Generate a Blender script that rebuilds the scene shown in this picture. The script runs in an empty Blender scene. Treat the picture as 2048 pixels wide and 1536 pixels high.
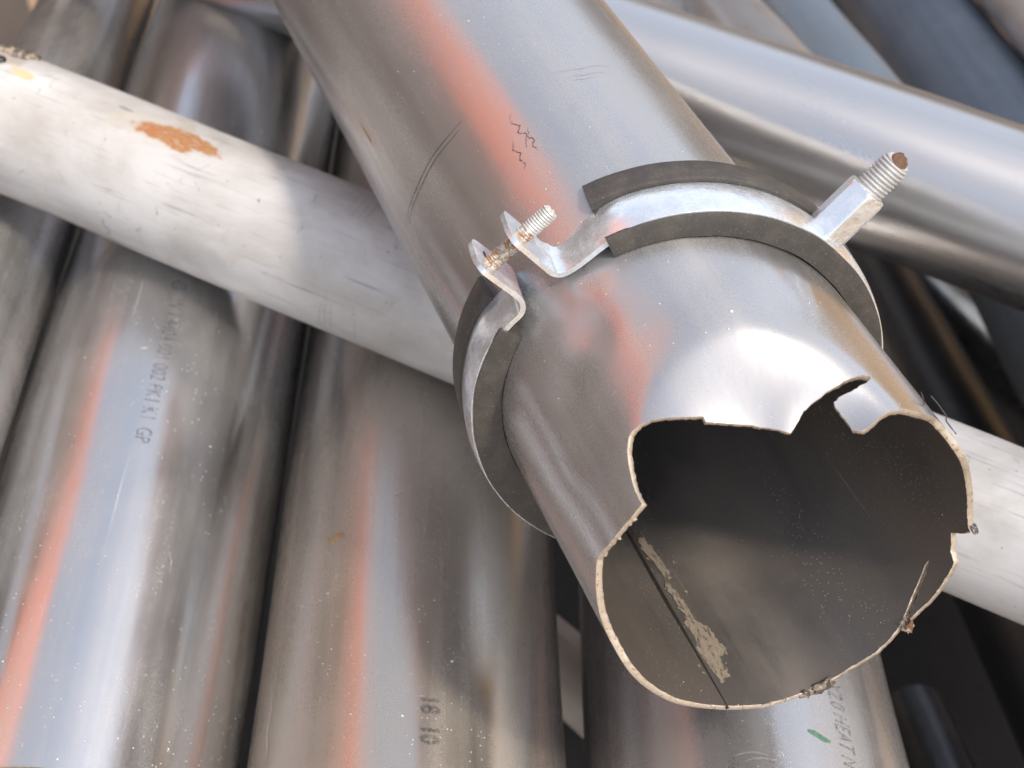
import bpy, math, random
from math import radians as R, sin, cos, pi
from mathutils import Vector, Matrix, noise
from mathutils.geometry import delaunay_2d_cdt
random.seed(7)
S = bpy.context.scene
COL = S.collection

# ------------------------------------------------------------------ camera
cam_d = bpy.data.cameras.new('camera')
cam_d.sensor_width = 36; cam_d.lens = 50
cam_d.clip_start = .01; cam_d.clip_end = 500
cam_d.dof.use_dof = True; cam_d.dof.focus_distance = .475; cam_d.dof.aperture_fstop = 14
cam = bpy.data.objects.new('camera', cam_d); COL.objects.link(cam)
cam.location = (0, 0, 1.45); cam.rotation_euler = (R(90 - 47), 0, 0)
S.camera = cam

# ------------------------------------------------------------------ sky and sun
SUN_EL, SUN_AZ = 57, 112            # azimuth clockwise from +Y
w = bpy.data.worlds.new('World'); S.world = w; w.use_nodes = True
nt = w.node_tree
sky = nt.nodes.new('ShaderNodeTexSky'); sky.sky_type = 'NISHITA'; sky.sun_disc = False
sky.sun_elevation = R(SUN_EL); sky.sun_rotation = R(SUN_AZ)
sky.air_density = 1.0; sky.dust_density = 2.0; sky.ozone_density = 1.0
bg = nt.nodes['Background']; bg.inputs[1].default_value = .15
hz = nt.nodes.new('ShaderNodeHueSaturation'); hz.inputs['Saturation'].default_value = .5     # thin white cloud veil
nt.links.new(sky.outputs[0], hz.inputs['Color']); nt.links.new(hz.outputs[0], bg.inputs[0])
sun_d = bpy.data.lights.new('sun', 'SUN'); sun_d.energy = 4.0; sun_d.angle = R(14); sun_d.color = (1, .9, .76)
sun = bpy.data.objects.new('sun', sun_d); COL.objects.link(sun)
sd = Vector((sin(R(SUN_AZ)) * cos(R(SUN_EL)), cos(R(SUN_AZ)) * cos(R(SUN_EL)), sin(R(SUN_EL))))
sun.rotation_euler = sd.to_track_quat('Z', 'Y').to_euler(); sun.location = sd * 5
S.view_settings.view_transform = 'Standard'; S.view_settings.look = 'None'
S.view_settings.exposure = 1.2; S.view_settings.gamma = 1

# ------------------------------------------------------------------ material helpers
def lin(r, g, b):
    f = lambda c: (c / 12.92 if c <= .04045 else ((c + .055) / 1.055) ** 2.4)
    return (f(r / 255), f(g / 255), f(b / 255), 1)

class NT:
    def __init__(s, name):
        s.m = bpy.data.materials.new(name); s.m.use_nodes = True
        s.t = s.m.node_tree; s.b = s.t.nodes['Principled BSDF']
    def n(s, typ, ins=None, **kw):
        nd = s.t.nodes.new(typ)
        for k, v in kw.items(): setattr(nd, k, v)
        for k, v in (ins or {}).items(): s.put(nd.inputs[k], v)
        return nd
    def put(s, sock, v):
        if isinstance(v, bpy.types.NodeSocket): s.t.links.new(v, sock)
        else: sock.default_value = v
    def uv(s): return s.n('ShaderNodeUVMap', uv_map='UVMap').outputs[0]
    def ob(s): return s.n('ShaderNodeTexCoord').outputs['Object']
    def scale(s, vec, sc):
        return s.n('ShaderNodeMapping', {0: vec, 'Scale': sc}).outputs[0]
    def noise(s, vec, scale, detail=4, rough=.55, dist=0, col=False):
        nd = s.n('ShaderNodeTexNoise', {'Vector': vec, 'Scale': scale, 'Detail': detail, 'Roughness': rough, 'Distortion': dist})
        return nd.outputs['Color' if col else 'Fac']
    def ramp(s, fac, a, b, lo=0., hi=1.):
        return s.n('ShaderNodeMapRange', {0: fac, 1: a, 2: b, 3: lo, 4: hi}, interpolation_type='SMOOTHSTEP').outputs[0]
    def math(s, op, a, b=0., c=0.):
        return s.n('ShaderNodeMath', {0: a, 1: b, 2: c}, operation=op).outputs[0]
    def mix(s, fac, a, b):
        nd = s.n('ShaderNodeMix', data_type='RGBA')
        s.put(nd.inputs[0], fac); s.put(nd.inputs[6], a); s.put(nd.inputs[7], b)
        return nd.outputs[2]
    def mixf(s, fac, a, b):
        nd = s.n('ShaderNodeMix', data_type='FLOAT')
        s.put(nd.inputs[0], fac); s.put(nd.inputs[2], a); s.put(nd.inputs[3], b)
        return nd.outputs[0]
    def bump(s, h, dist, strength=1., nrm=None):
        d = {'Height': h, 'Distance': dist, 'Strength': strength}
        if nrm is not None: d['Normal'] = nrm
        return s.n('ShaderNodeBump', d).outputs[0]
    def set(s, **kw):
        for k, v in kw.items(): s.put(s.b.inputs[k.replace('_', ' ')], v)
    def spots(s, vec, scale, size, keep, seed=0.):
        """small round flecks: a share of the voronoi cells carry one"""
        off = s.n('ShaderNodeVectorMath', {0: vec, 1: (seed, seed * 1.7, 0)}, operation='ADD').outputs[0]
        v = s.n('ShaderNodeTexVoronoi', {'Vector': off, 'Scale': scale}, voronoi_dimensions='2D')
        near = s.ramp(v.outputs['Distance'], size, size * .6)
        sep = s.n('ShaderNodeSeparateColor', {0: v.outputs['Color']})
        k = s.math('GREATER_THAN', sep.outputs[0], 1 - keep)
        return s.math('MULTIPLY', near, k)
    def blob(s, vec, c, rad, rot=0., wob=.35, nsc=90.):
        """irregular patch at uv position c (metres)"""
        m = s.n('ShaderNodeMapping', {0: vec, 'Location': (c[0], c[1], 0), 'Rotation': (0, 0, rot), 'Scale': (rad[0], rad[1], 1)}, vector_type='TEXTURE').outputs[0]
        l = s.n('ShaderNodeVectorMath', {0: m}, operation='LENGTH').outputs['Value']
        nz = s.noise(vec, nsc, 5, .6)
        return s.math('ADD', l, s.math('MULTIPLY', s.math('SUBTRACT', nz, .5), wob * 4))

def steel(name, seed=0., dust=.3, dustcol=(.33, .30, .275, 1), base=(.55, .54, .535, 1), rough=.24, flecks=.1, brush=.5, blotch=.45, fl_scale=110.):
    k = NT(name); uv = k.uv()
    off = k.n('ShaderNodeVectorMath', {0: uv, 1: (seed * 3.1, seed * 1.3, seed)}, operation='ADD').outputs[0]
    big = k.noise(k.scale(off, (9, 14, 1)), 1, 5, .6, .4)
    streak = k.noise(k.scale(off, (3, 120, 1)), 1, 4, .6)
    grain = k.noise(off, 900, 3, .7)
    fine = k.noise(off, 2600, 2, .8)
    dm = k.math('ADD', k.math('MULTIPLY', k.math('SUBTRACT', big, .5), blotch), k.math('MULTIPLY', k.math('SUBTRACT', streak, .5), .35))
    dm = k.math('ADD', dm, k.math('MULTIPLY', k.math('SUBTRACT', fine, .5), .28))
    dm = k.math('ADD', dm, k.math('MULTIPLY', k.math('SUBTRACT', grain, .5), .2))
    dm = k.n('ShaderNodeClamp', {0: k.math('ADD', dm, dust), 1: .02, 2: .92}).outputs[0]
    drift = k.ramp(k.noise(k.scale(off, (11, 30, 1)), 1, 4, .6), .47, .60)
    fl = k.math('MAXIMUM', k.spots(off, fl_scale, .075, flecks * .25, 1.), k.math('MAXIMUM', k.spots(off, fl_scale * 1.7, .085, flecks * .4, 7.), k.spots(off, fl_scale * 4.5, .16, flecks * 1.1, 4.)))
    fl = k.math('MULTIPLY', fl, k.math('ADD', .25, k.math('MULTIPLY', drift, .75)))
    # fine scratches running mostly round the tube and at slants
    s1 = k.noise(k.scale(off, (1500, 40, 1)), 1, 3, .65)
    m2 = k.n('ShaderNodeMapping', {0: off, 'Rotation': (0, 0, .6), 'Scale': (9, 700, 1)}).outputs[0]
    s2 = k.ramp(k.noise(m2, 1, 2, .5), .70, .78)
    m3 = k.n('ShaderNodeMapping', {0: off, 'Rotation': (0, 0, -.35), 'Scale': (7, 420, 1)}).outputs[0]
    s3 = k.ramp(k.noise(m3, 1, 2, .5), .71, .80)
    sc = k.math('MULTIPLY', k.math('MAXIMUM', s2, s3), .30)
    metal = k.mix(k.math('MULTIPLY', streak, .5), base, (base[0] * .78, base[1] * .76, base[2] * .74, 1))
    c = k.mix(dm, metal, dustcol)
    c = k.mix(sc, c, (.62, .61, .6, 1))
    c = k.mix(fl, c, (.78, .77, .75, 1))
    met = k.math('SUBTRACT', 1, k.math('MAXIMUM', k.math('MULTIPLY', dm, .95), k.math('MAXIMUM', fl, sc)))
    rg = k.mixf(dm, rough, .62)
    rg = k.math('ADD', rg, k.math('MULTIPLY', k.math('SUBTRACT', big, .5), .10))
    tan = k.n('ShaderNodeTangent', direction_type='UV_MAP', uv_map='UVMap').outputs[0]
    nrm = k.bump(s1, .00002, brush)
    nrm = k.bump(big, .0008, .30, nrm)
    nrm = k.bump(fl, .0003, 1., nrm)
    k.set(Base_Color=c, Metallic=met, Roughness=rg, Anisotropic=.7, Tangent=tan, Normal=nrm)
    return k.m

def simple(name, col, rough=.5, metallic=0., nscale=300., var=.3, bump=.0002, col2=None, coord='ob', thr=(.35, .65)):
    k = NT(name); v = k.ob() if coord == 'ob' else k.uv()
    n = k.noise(v, nscale, 6, .62)
    c2 = col2 or tuple(x * (1 - var) for x in col[:3]) + (1,)
    k.set(Base_Color=k.mix(k.ramp(n, *thr), col, c2), Roughness=rough, Metallic=metallic, Normal=k.bump(n, bump, 1.))
    return k.m

def rusty(name, base, rust, amt=.5, scale=400., metallic=.8, rough=.4):
    k = NT(name); v = k.ob(); n = k.noise(v, scale, 7, .65); n2 = k.noise(v, scale * 4, 4, .7)
    mk = k.ramp(n, 1 - amt - .08, 1 - amt + .08)
    c = k.mix(mk, k.mix(n2, base, tuple(x * .7 for x in base[:3]) + (1,)), k.mix(n2, rust, tuple(x * .45 for x in rust[:3]) + (1,)))
    k.set(Base_Color=c, Metallic=k.math('MULTIPLY', k.math('SUBTRACT', 1, mk), metallic), Roughness=k.mixf(mk, rough, .85), Normal=k.bump(n2, .0003, .8))
    return k.m

def white_plastic(name, marks=True):
    k = NT(name); uv = k.uv()
    big = k.noise(k.scale(uv, (14, 22, 1)), 1, 6, .62, .3)
    c = k.mix(k.ramp(big, .35, .75), (.54, .525, .51, 1), (.36, .335, .305, 1))
    st = k.ramp(k.noise(k.scale(uv, (18, 500, 1)), 1, 4, .6), .55, .74)
    area = k.ramp(k.noise(uv, 26, 4, .6), .38, .56)
    c = k.mix(k.math('MULTIPLY', k.math('MULTIPLY', st, area), .75), c, (.20, .19, .18, 1))
    m2 = k.n('ShaderNodeMapping', {0: uv, 'Rotation': (0, 0, 1.45), 'Scale': (16, 380, 1)}).outputs[0]
    s2 = k.math('MULTIPLY', k.ramp(k.noise(m2, 1, 3, .55), .66, .74), k.ramp(k.noise(uv, 33, 4, .6), .50, .60))
    c = k.mix(k.math('MULTIPLY', s2, .7), c, (.22, .20, .19, 1))
    sp = k.spots(uv, 190, .10, .035, 2.)
    c = k.mix(k.math('MULTIPLY', sp, .7), c, (.16, .15, .14, 1))
    dirt = k.ramp(k.noise(uv, 38, 7, .72, .5), .54, .74)
    c = k.mix(k.math('MULTIPLY', dirt, .45), c, (.34, .28, .21, 1))
    if marks:
        r = .0353
        A = lambda t, ph: (t, r * R(ph))
        halo = k.ramp(k.blob(uv, A(.3405, 43), (.032, .0095), 0, .40, 120), 1.25, .35)
        c = k.mix(k.math('MULTIPLY', halo, .40), c, (.40, .35, .22, 1))
        b1 = k.ramp(k.blob(uv, A(.3360, 42), (.0180, .0060), -.10, .28, 220), 1.10, .72)
        b2 = k.ramp(k.blob(uv, A(.3225, 46), (.0185, .0048), .18, .30, 220), 1.10, .70)
        b3 = k.ramp(k.blob(uv, A(.3265, 36), (.0085, .0042), .1, .30, 220), 1.10, .70)
        bm = k.math('MAXIMUM', b1, k.math('MAXIMUM', b2, b3))
        rn = k.noise(k.scale(uv, (120, 420, 1)), 1, 5, .6)
        rc = k.mix(k.ramp(rn, .36, .5), (.34, .22, .075, 1), k.mix(k.ramp(rn, .5, .66), (.35, .125, .035, 1), (.38, .29, .19, 1)))
        c = k.mix(k.math('MULTIPLY', bm, k.ramp(k.noise(uv, 330, 5, .7), .26, .44, .55, .97)), c, rc)
        g = k.ramp(k.blob(uv, A(.3625, 52), (.0048, .0013), .0, .3, 200), 1.1, .6)
        c = k.mix(k.math('MULTIPLY', g, .75), c, (.16, .16, .17, 1))
        e0 = k.ramp(k.blob(uv, A(.442, 62), (.018, .017), .0, .25, 90), 1.08, .75)
        c = k.mix(k.math('MULTIPLY', e0, .75), c, (.30, .24, .19, 1))
        e1 = k.ramp(k.blob(uv, A(.4195, 45), (.0085, .0030), .2, .3, 150), 1.08, .75)
        c = k.mix(k.math('MULTIPLY', e1, .8), c, (.60, .42, .20, 1))
    k.set(Base_Color=c, Roughness=.42, Specular_IOR_Level=.45, Normal=k.bump(k.noise(uv, 500, 4, .6), .0001, .6))
    return k.m

M_MAIN = steel('steel_main', 1, dust=.20, rough=.16, flecks=.02, dustcol=(.31, .285, .265, 1))
M_P1 = steel('steel_a', 2, dust=.11, rough=.17, base=(.61, .60, .595, 1), flecks=.07, brush=.9)
M_P2 = steel('steel_b', 3, dust=.22, rough=.17, flecks=.08, dustcol=(.31, .245, .18, 1), base=(.56, .52, .47, 1))
M_P3 = steel('steel_c', 4, dust=.24, rough=.17, flecks=.07, dustcol=(.29, .26, .24, 1))
M_P0 = steel('steel_d', 5, dust=.16, rough=.20, flecks=.05)
M_A = steel('steel_e', 6, dust=.11, rough=.27, base=(.63, .62, .61, 1), flecks=.03)
M_E = steel('steel_f', 7, dust=.14, rough=.22, flecks=.03)
M_BLUE = steel('steel_blue', 8, dust=.72, rough=.35, flecks=.03, dustcol=(.05, .072, .10, 1), base=(.32, .37, .42, 1))
M_BLUE2 = steel('steel_bluegrey', 9, dust=.34, rough=.28, flecks=.03, dustcol=(.11, .15, .19, 1), base=(.42, .50, .56, 1))
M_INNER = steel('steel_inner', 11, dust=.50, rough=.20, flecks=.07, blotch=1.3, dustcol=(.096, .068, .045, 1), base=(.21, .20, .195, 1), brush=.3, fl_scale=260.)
M_BLACK = simple('black_plastic', (.016, .017, .02, 1), .32, 0, 60, .3, .0006)
M_WHITE = white_plastic('white_plastic')
M_WHITE2 = white_plastic('white_plastic_plain', False)
M_RIM = rusty('cut_metal', (.66, .565, .45, 1), (.42, .25, .12, 1), .40, 700, .55, .34)
M_ZINC = None
k = NT('zinc_plate'); v = k.ob()
n1 = k.noise(k.scale(v, (1, 1, 1)), 160, 6, .6); n2 = k.noise(v, 900, 4, .7)
pit = k.ramp(k.noise(v, 420, 6, .7), .66, .72)
k.set(Base_Color=k.mix(k.math('MULTIPLY', pit, .6), k.mix(n1, (.80, .83, .86, 1), (.70, .74, .77, 1)), (.18, .18, .19, 1)),
      Metallic=k.mixf(k.ramp(n1, .35, .75), .80, .55), Roughness=k.math('ADD', .12, k.math('MULTIPLY', n2, .22)), Normal=k.bump(n1, .0006, .5))
M_ZINC = k.m
k = NT('rubber'); v = k.ob()
n1 = k.noise(v, 130, 6, .65); n2 = k.noise(v, 1500, 3, .7)
c = k.mix(k.ramp(n1, .38, .72), (.046, .041, .036, 1), (.074, .063, .052, 1))
c = k.mix(k.math('MULTIPLY', k.ramp(n2, .60, .72), .5), c, (.34, .30, .25, 1))
k.set(Base_Color=c, Roughness=.62, Normal=k.bump(n2, .00015, .6))
M_RUBBER = k.m
M_THREAD = rusty('thread_zinc', (.66, .65, .62, 1), (.40, .28, .17, 1), .33, 500, .35, .4)
M_THREADRUST = rusty('thread_rust', (.70, .67, .62, 1), (.45, .24, .11, 1), .50, 600, .5, .5)
M_RUST = rusty('rust', (.13, .08, .055, 1), (.25, .13, .065, 1), .5, 500, .1, .7)
k = NT('dried_mud'); v = k.ob(); n1 = k.noise(k.n('ShaderNodeMapping', {0: v, 'Rotation': (0, 0, .5), 'Scale': (1, 1, .35)}).outputs[0], 620, 7, .75)
k.set(Base_Color=k.mix(n1, (.27, .22, .165, 1), (.14, .112, .085, 1)), Roughness=.95, Alpha=k.ramp(n1, .64, .52), Normal=k.bump(n1, .0004, 1.))
M_MUD = k.m
def ink(name, col, worn):
    k = NT(name); v = k.ob(); n = k.noise(v, 260, 5, .65)
    dots = k.n('ShaderNodeTexVoronoi', {'Vector': v, 'Scale': 1500.}).outputs['Distance']
    al = k.math('MULTIPLY', k.ramp(n, worn, worn + .16), k.ramp(dots, .75, .35))
    k.set(Base_Color=col, Roughness=.6, Alpha=k.math('MULTIPLY', al, .62))
    return k.m
M_INK = ink('ink', (.05, .05, .055, 1), .30)
M_INKRED = ink('ink_brown', (.06, .04, .03, 1), .32)
M_GREEN = simple('green_paint', (.06, .17, .10, 1), .5, 0, 500, .3, .0001, col2=(.13, .22, .15, 1))
M_SCRATCH = simple('scratch', (.55, .54, .52, 1), .35, .6, 900, .2, .0001)
M_DARKLINE = simple('dark_scratch', (.05, .045, .042, 1), .6, 0, 900, .4, .0001)
M_SCUFF = simple('grey_scuff', (.22, .21, .20, 1), .6, 0, 1400, .4, .0001, col2=(.52, .51, .50, 1), thr=(.42, .62))
M_SMEAR = simple('dark_smear', (.075, .070, .068, 1), .5, .3, 1100, .4, .0001, col2=(.30, .28, .27, 1), thr=(.48, .62))
M_SEAL = simple('grey_sealant', (.33, .27, .20, 1), .75, 0, 260, .6, .001, col2=(.07, .055, .045, 1), thr=(.42, .54))
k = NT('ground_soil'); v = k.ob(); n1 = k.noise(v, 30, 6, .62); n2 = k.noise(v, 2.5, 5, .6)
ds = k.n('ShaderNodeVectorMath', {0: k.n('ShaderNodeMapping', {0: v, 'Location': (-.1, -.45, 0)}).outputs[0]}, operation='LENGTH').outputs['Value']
heap_shade = k.ramp(k.math('ADD', ds, k.math('MULTIPLY', k.math('SUBTRACT', n2, .5), .5)), 2.3, 1.8)      # shade under the heap, painted into the soil colour so gaps read dark
k.set(Base_Color=k.mix(heap_shade, k.mix(n1, (.36, .25, .155, 1), (.25, .18, .115, 1)), k.mix(n1, (.022, .019, .017, 1), (.010, .009, .009, 1))), Roughness=.95, Normal=k.bump(n1, .004, 1.))
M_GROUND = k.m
M_BROWNWALL = simple('brown_wall', (.115, .095, .085, 1), .85, 0, 3, .35, .004)
M_REDBOX = simple('red_box', (.50, .085, .026, 1), .5, 0, 3.2, .2, .001, col2=(.10, .07, .06, 1), thr=(.48, .58))
M_TANWALL = simple('tan_wall', (.52, .40, .27, 1), .85, 0, 3, .3, .004)
M_OCHRE = simple('ochre_wall', (.56, .36, .15, 1), .85, 0, 1.2, .35, .004)
M_GREYWALL = simple('grey_wall', (.27, .265, .26, 1), .85, 0, 3, .3, .004)

# ------------------------------------------------------------------ object helpers
def link(o, parent=None):
    COL.objects.link(o)
    if parent is not None: o.parent = parent
    return o
def empty(name, label, cat, M=None, group=None):
    o = bpy.data.objects.new(name, None); link(o); o.empty_display_size = .02
    if M is not None: o.matrix_world = M
    o['label'] = label; o['category'] = cat
    if group: o['group'] = group
    return o
def mesh_obj(name, V, F, mat, parent=None, uvs=None, smooth=True, normals=None, mats=None, fm=None):
    me = bpy.data.meshes.new(name); me.from_pydata(V, [], F)
    for m in (mats or [mat]): me.materials.append(m)
    if fm: me.polygons.foreach_set('material_index', fm)
    if uvs is not None:
        l = me.uv_layers.new(name='UVMap')
        for i, lp in enumerate(me.loops): l.data[i].uv = uvs[lp.vertex_index]
    me.polygons.foreach_set('use_smooth', [smooth] * len(F))
    me.update()
    if normals is not None: me.normals_split_custom_set_from_vertices(normals)
    return link(bpy.data.objects.new(name, me), parent)
def grid(nu, nv, fn, closed_u=False):
    """vertices fn(i,j), i in 0..nu (or nu-1 closed), j in 0..nv"""
    U = nu if closed_u else nu + 1
    V = [fn(i, j) for j in range(nv + 1) for i in range(U)]
    F = []
    for j in range(nv):
        for i in range(nu):
            a, b = j * U + i, j * U + (i + 1) % U
            F.append((a, b, b + U, a + U))
    return V, F
def join(*parts):
    V, F = [], []
    for v, f in parts:
        o = len(V); V += v; F += [tuple(x + o for x in q) for q in f]
    return V, F
def box(sx, sy, sz, c=(0, 0, 0)):
    V = [(c[0] + a * sx / 2, c[1] + b * sy / 2, c[2] + d * sz / 2) for d in (-1, 1) for b in (-1, 1) for a in (-1, 1)]
    return V, [(0, 2, 3, 1), (4, 5, 7, 6), (0, 1, 5, 4), (2, 6, 7, 3), (0, 4, 6, 2), (1, 3, 7, 5)]
def shade_edges(o, ang=35):
    me = o.data; o.data.set_sharp_from_angle(angle=R(ang))

def frame(D, P, e1):
    D = Vector(D).normalized(); e1 = Vector(e1); e1 = (e1 - D * e1.dot(D)).normalized(); e2 = D.cross(e1)
    M = Matrix((e1, e2, D)).transposed().to_4x4(); M.translation = Vector(P) + Vector((0, 0, 1.45))
    return M
def cyl(r, ph, t):                      # ph degrees, t metres
    a = R(ph); return (r * cos(a), r * sin(a), t)

RAD = {}                                # radius of each tube's outer skin at (angle, t)
def skin(parent, r, ph, t, h):
    q = (RAD[parent.name](R(ph), t) if parent is not None and parent.name in RAD else r) + h; a = R(ph); return (q * cos(a), q * sin(a), t)

def tube(name, label, D, P, e1, r, t0, t1, mat, wall=.002, nseg=112, nt_=90, wob=.0005, cat='pipe', group='pipes in the scrap heap', inner=None, seed=0.):
    M = frame(D, P, e1)
    root = empty(name, label, cat, M, group)
    def rr(a, t): return r + wob * (2 * noise.noise((cos(a) * .9 + seed * 7, sin(a) * .9, t * 9)) + noise.noise((cos(a) * 2.2, sin(a) * 2.2 + seed * 5, t * 22)) * .5)
    RAD[root.name] = rr
    UV = []
    def fo(i, j):
        a = 2 * pi * i / nseg - pi; t = t0 + (t1 - t0) * j / nt_; UV.append((t, r * a)); q = rr(a, t)
        return (q * cos(a), q * sin(a), t)
    def fi(i, j):
        a = pi - 2 * pi * i / nseg; t = t0 + (t1 - t0) * j / nt_; UV.append((t, r * a)); q = rr(a, t) - wall
        return (q * cos(a), q * sin(a), t)
    Vo, Fo = grid(nseg, nt_, fo); Vi, Fi = grid(nseg, nt_, fi)
    V, F = join((Vo, Fo), (Vi, Fi))
    fm = [0] * len(Fo) + [1] * len(Fi)
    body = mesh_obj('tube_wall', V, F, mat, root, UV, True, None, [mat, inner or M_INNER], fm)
    # cut end: a bright ring facing out
    n = nseg
    for tt, rev in ((t0, 1), (t1, 0)):
        ring_v, ring_f, o = [], [], 0
        for i in range(n):
            a = 2 * pi * i / n - pi; q = rr(a, tt)
            ring_v += [(q * cos(a), q * sin(a), tt), ((q - wall) * cos(a), (q - wall) * sin(a), tt)]
        for i in range(n):
            a0, a1 = o + 2 * i, o + 2 * ((i + 1) % n)
            ring_f.append((a0, a1, a1 + 1, a0 + 1) if not rev else (a0, a0 + 1, a1 + 1, a1))
        mesh_obj('cut_edge', ring_v, ring_f, M_RIM if mat not in (M_WHITE, M_WHITE2) else mat, root, None, False)
    return root

def ribbon(name, parent, r, pts, width, mat, off=.00012, jit=0., taper=True, sub=5):
    """thin mark lying on a tube: pts of (phi deg, t m)"""
    P = []
    for (a, b) in zip(pts[:-1], pts[1:]):
        for s in range(sub):
            f = s / sub
            P.append((a[0] + (b[0] - a[0]) * f + random.uniform(-jit, jit) * 57.3 / r, a[1] + (b[1] - a[1]) * f + random.uniform(-jit, jit)))
    P.append(pts[-1])
    n = len(P); V = []
    for i, (ph, t) in enumerate(P):
        p0 = P[max(0, i - 1)]; p1 = P[min(n - 1, i + 1)]
        dx, dy = (p1[0] - p0[0]) * R(1) * r, p1[1] - p0[1]; L = math.hypot(dx, dy) or 1
        ww = width * .5 * (1 if not taper else max(.15, sin(pi * (i + .5) / n)) ** .5) * random.uniform(.7, 1.1)
        nx, ny = -dy / L * ww, dx / L * ww
        for s in (-1, 1):
            V.append(skin(parent, r, ph + s * nx / r * 57.2958, t + s * ny, off))
    F = [(2 * i, 2 * i + 1, 2 * i + 3, 2 * i + 2) for i in range(n - 1)]
    return mesh_obj(name, V, F, mat, parent)

def patch(name, parent, r, poly, mat, off=.00015, inside=False, step=.0012):
    """irregular thin patch on a tube from a (phi,t) outline"""
    pts = [(r * R(a), t) for a, t in poly]; n = len(pts)
    x0, x1 = min(p[0] for p in pts), max(p[0] for p in pts); y0, y1 = min(p[1] for p in pts), max(p[1] for p in pts)
    ext = []
    x = x0 + step / 2
    while x < x1:
        y = y0 + step / 2
        while y < y1:
            ext.append((x + random.uniform(-.2, .2) * step, y + random.uniform(-.2, .2) * step)); y += step
        x += step
    ok = []
    for p in ext:
        c = False; j = n - 1
        for i in range(n):
            if (pts[i][1] > p[1]) != (pts[j][1] > p[1]) and p[0] < (pts[j][0] - pts[i][0]) * (p[1] - pts[i][1]) / (pts[j][1] - pts[i][1]) + pts[i][0]: c = not c
            j = i
        if c: ok.append(p)
    vs = [Vector(p) for p in pts + ok]
    res = delaunay_2d_cdt(vs, [], [list(range(n))], 1, 1e-6)
    V = []
    for v in res[0]:
        d = min(math.hypot(v[0] - p[0], v[1] - p[1]) for p in pts)
        h = off * (.25 + min(1, d / .002) * (1 + .8 * noise.noise((v[0] * 700, v[1] * 700, 0))))
        V.append(cyl(r - h, v[0] / r * 57.2958, v[1]) if inside else skin(parent, r, v[0] / r * 57.2958, v[1], h))
    F = [tuple(f) if not inside else tuple(reversed(f)) for f in res[2]]
    return mesh_obj(name, V, F, mat, parent)

def lettering(parent, text, r, ph, t, height, width_scale, mat, spacing=1., shear=0., off=.00018, double=0.):
    """printed letters read along -t with their tops towards +phi"""
    cu = bpy.data.curves.new('lettering', 'FONT'); cu.body = text; cu.size = 1; cu.space_character = spacing; cu.shear = shear
    cu.resolution_u = 3
    tmp = bpy.data.objects.new('tmp_text', cu); COL.objects.link(tmp)
    dg = bpy.context.evaluated_depsgraph_get(); dg.update()
    me = bpy.data.meshes.new_from_object(tmp.evaluated_get(dg))
    V0 = [v.co.copy() for v in me.vertices]; F0 = [tuple(p.vertices) for p in me.polygons]
    bpy.data.objects.remove(tmp); bpy.data.curves.remove(cu); bpy.data.meshes.remove(me)
    V, F = [], []
    for dd in ([0.] if not double else [0., double]):
        o = len(V)
        for c in V0:
            V.append(skin(parent, r, ph + (c.y * height * 1.4 + dd * .6) / r * 57.2958, t - c.x * height * 1.4 * width_scale - dd, off + (0.00003 if dd else 0)))
        F += [tuple(i + o for i in f) for f in F0]
    return mesh_obj('lettering', V, F, mat, parent, None, False)

# ------------------------------------------------------------------ ground and the yard round the heap
BLOCKER_AZ = 111.5  # edge of the added building; sets how much sun reaches the heap
def gz(x, y):
    d = math.hypot((x - .1) / 1.3, (y - .45) / 1.0)
    return .02 * noise.noise((x * .7, y * .7, 0)) + .27 * max(0, 1 - d * d) ** 1.5 + .012 * noise.noise((x * 9, y * 9, 0))
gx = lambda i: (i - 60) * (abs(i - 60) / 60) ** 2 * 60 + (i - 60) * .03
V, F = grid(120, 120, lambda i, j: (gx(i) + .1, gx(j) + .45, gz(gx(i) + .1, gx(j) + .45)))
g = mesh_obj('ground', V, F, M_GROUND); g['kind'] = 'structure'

def wall(name, label, az0, az1, dist, z0, z1, thick, mat, cat, d1=None):
    a0, a1 = R(az0), R(az1); p0 = Vector((sin(a0) * dist, cos(a0) * dist, 0)); p1 = Vector((sin(a1) * (d1 or dist), cos(a1) * (d1 or dist), 0))
    L = (p1 - p0).length; mid = (p0 + p1) / 2; ang = math.atan2((p1 - p0).y, (p1 - p0).x)
    root = empty(name, label, cat, Matrix.Translation(mid) @ Matrix.Rotation(ang, 4, 'Z'))
    return root, L
root, L = wall('rusty_wall', 'low rusty brown steel wall left of the pipe heap', -120, -22, 2.3, 0, 1.85, .1, M_BROWNWALL, 'wall')
n = 14
for i in range(n):
    V, F = box(L / n - .012, .10 if i % 2 else .06, 1.85, ((i + .5) * L / n - L / 2, 0, .925)); mesh_obj('panel', V, F, M_BROWNWALL, root, None, False)
root, L = wall('red_container', 'tall orange red ribbed steel container behind the brown wall', -86, -30, 3.3, 0, 4.6, 2.2, M_REDBOX, 'container')
V, F = box(L, 2.0, 4.35, (0, 1.06, 2.2)); mesh_obj('body', V, F, M_REDBOX, root, None, False)
n = 12
for i in range(n):
    V, F = box(.12, .055, 4.1, ((i + .5) * L / n - L / 2, .03, 2.2)); mesh_obj('rib', V, F, M_REDBOX, root, None, False)
root, L = wall('sun_blocker', 'tall tan block building added out of view on the right to shade the pipe heap', 73, BLOCKER_AZ, 3.2, 0, 7.0, .4, M_TANWALL, 'building')  # added out of view to block the sun from the heap
for j in range(14):
    for i in range(8):
        V, F = box(L / 8 - .012, .4, .488, ((i + .5) * L / 8 - L / 2, .2, .25 + j * .5)); mesh_obj('block', V, F, M_TANWALL, root, None, False)
root, L = wall('ochre_wall', 'low sunlit ochre wall right of the far end of the pipe heap', 31.6, 58.8, 3.05, 0, 2.0, .2, M_OCHRE, 'wall', 5.03)
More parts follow.
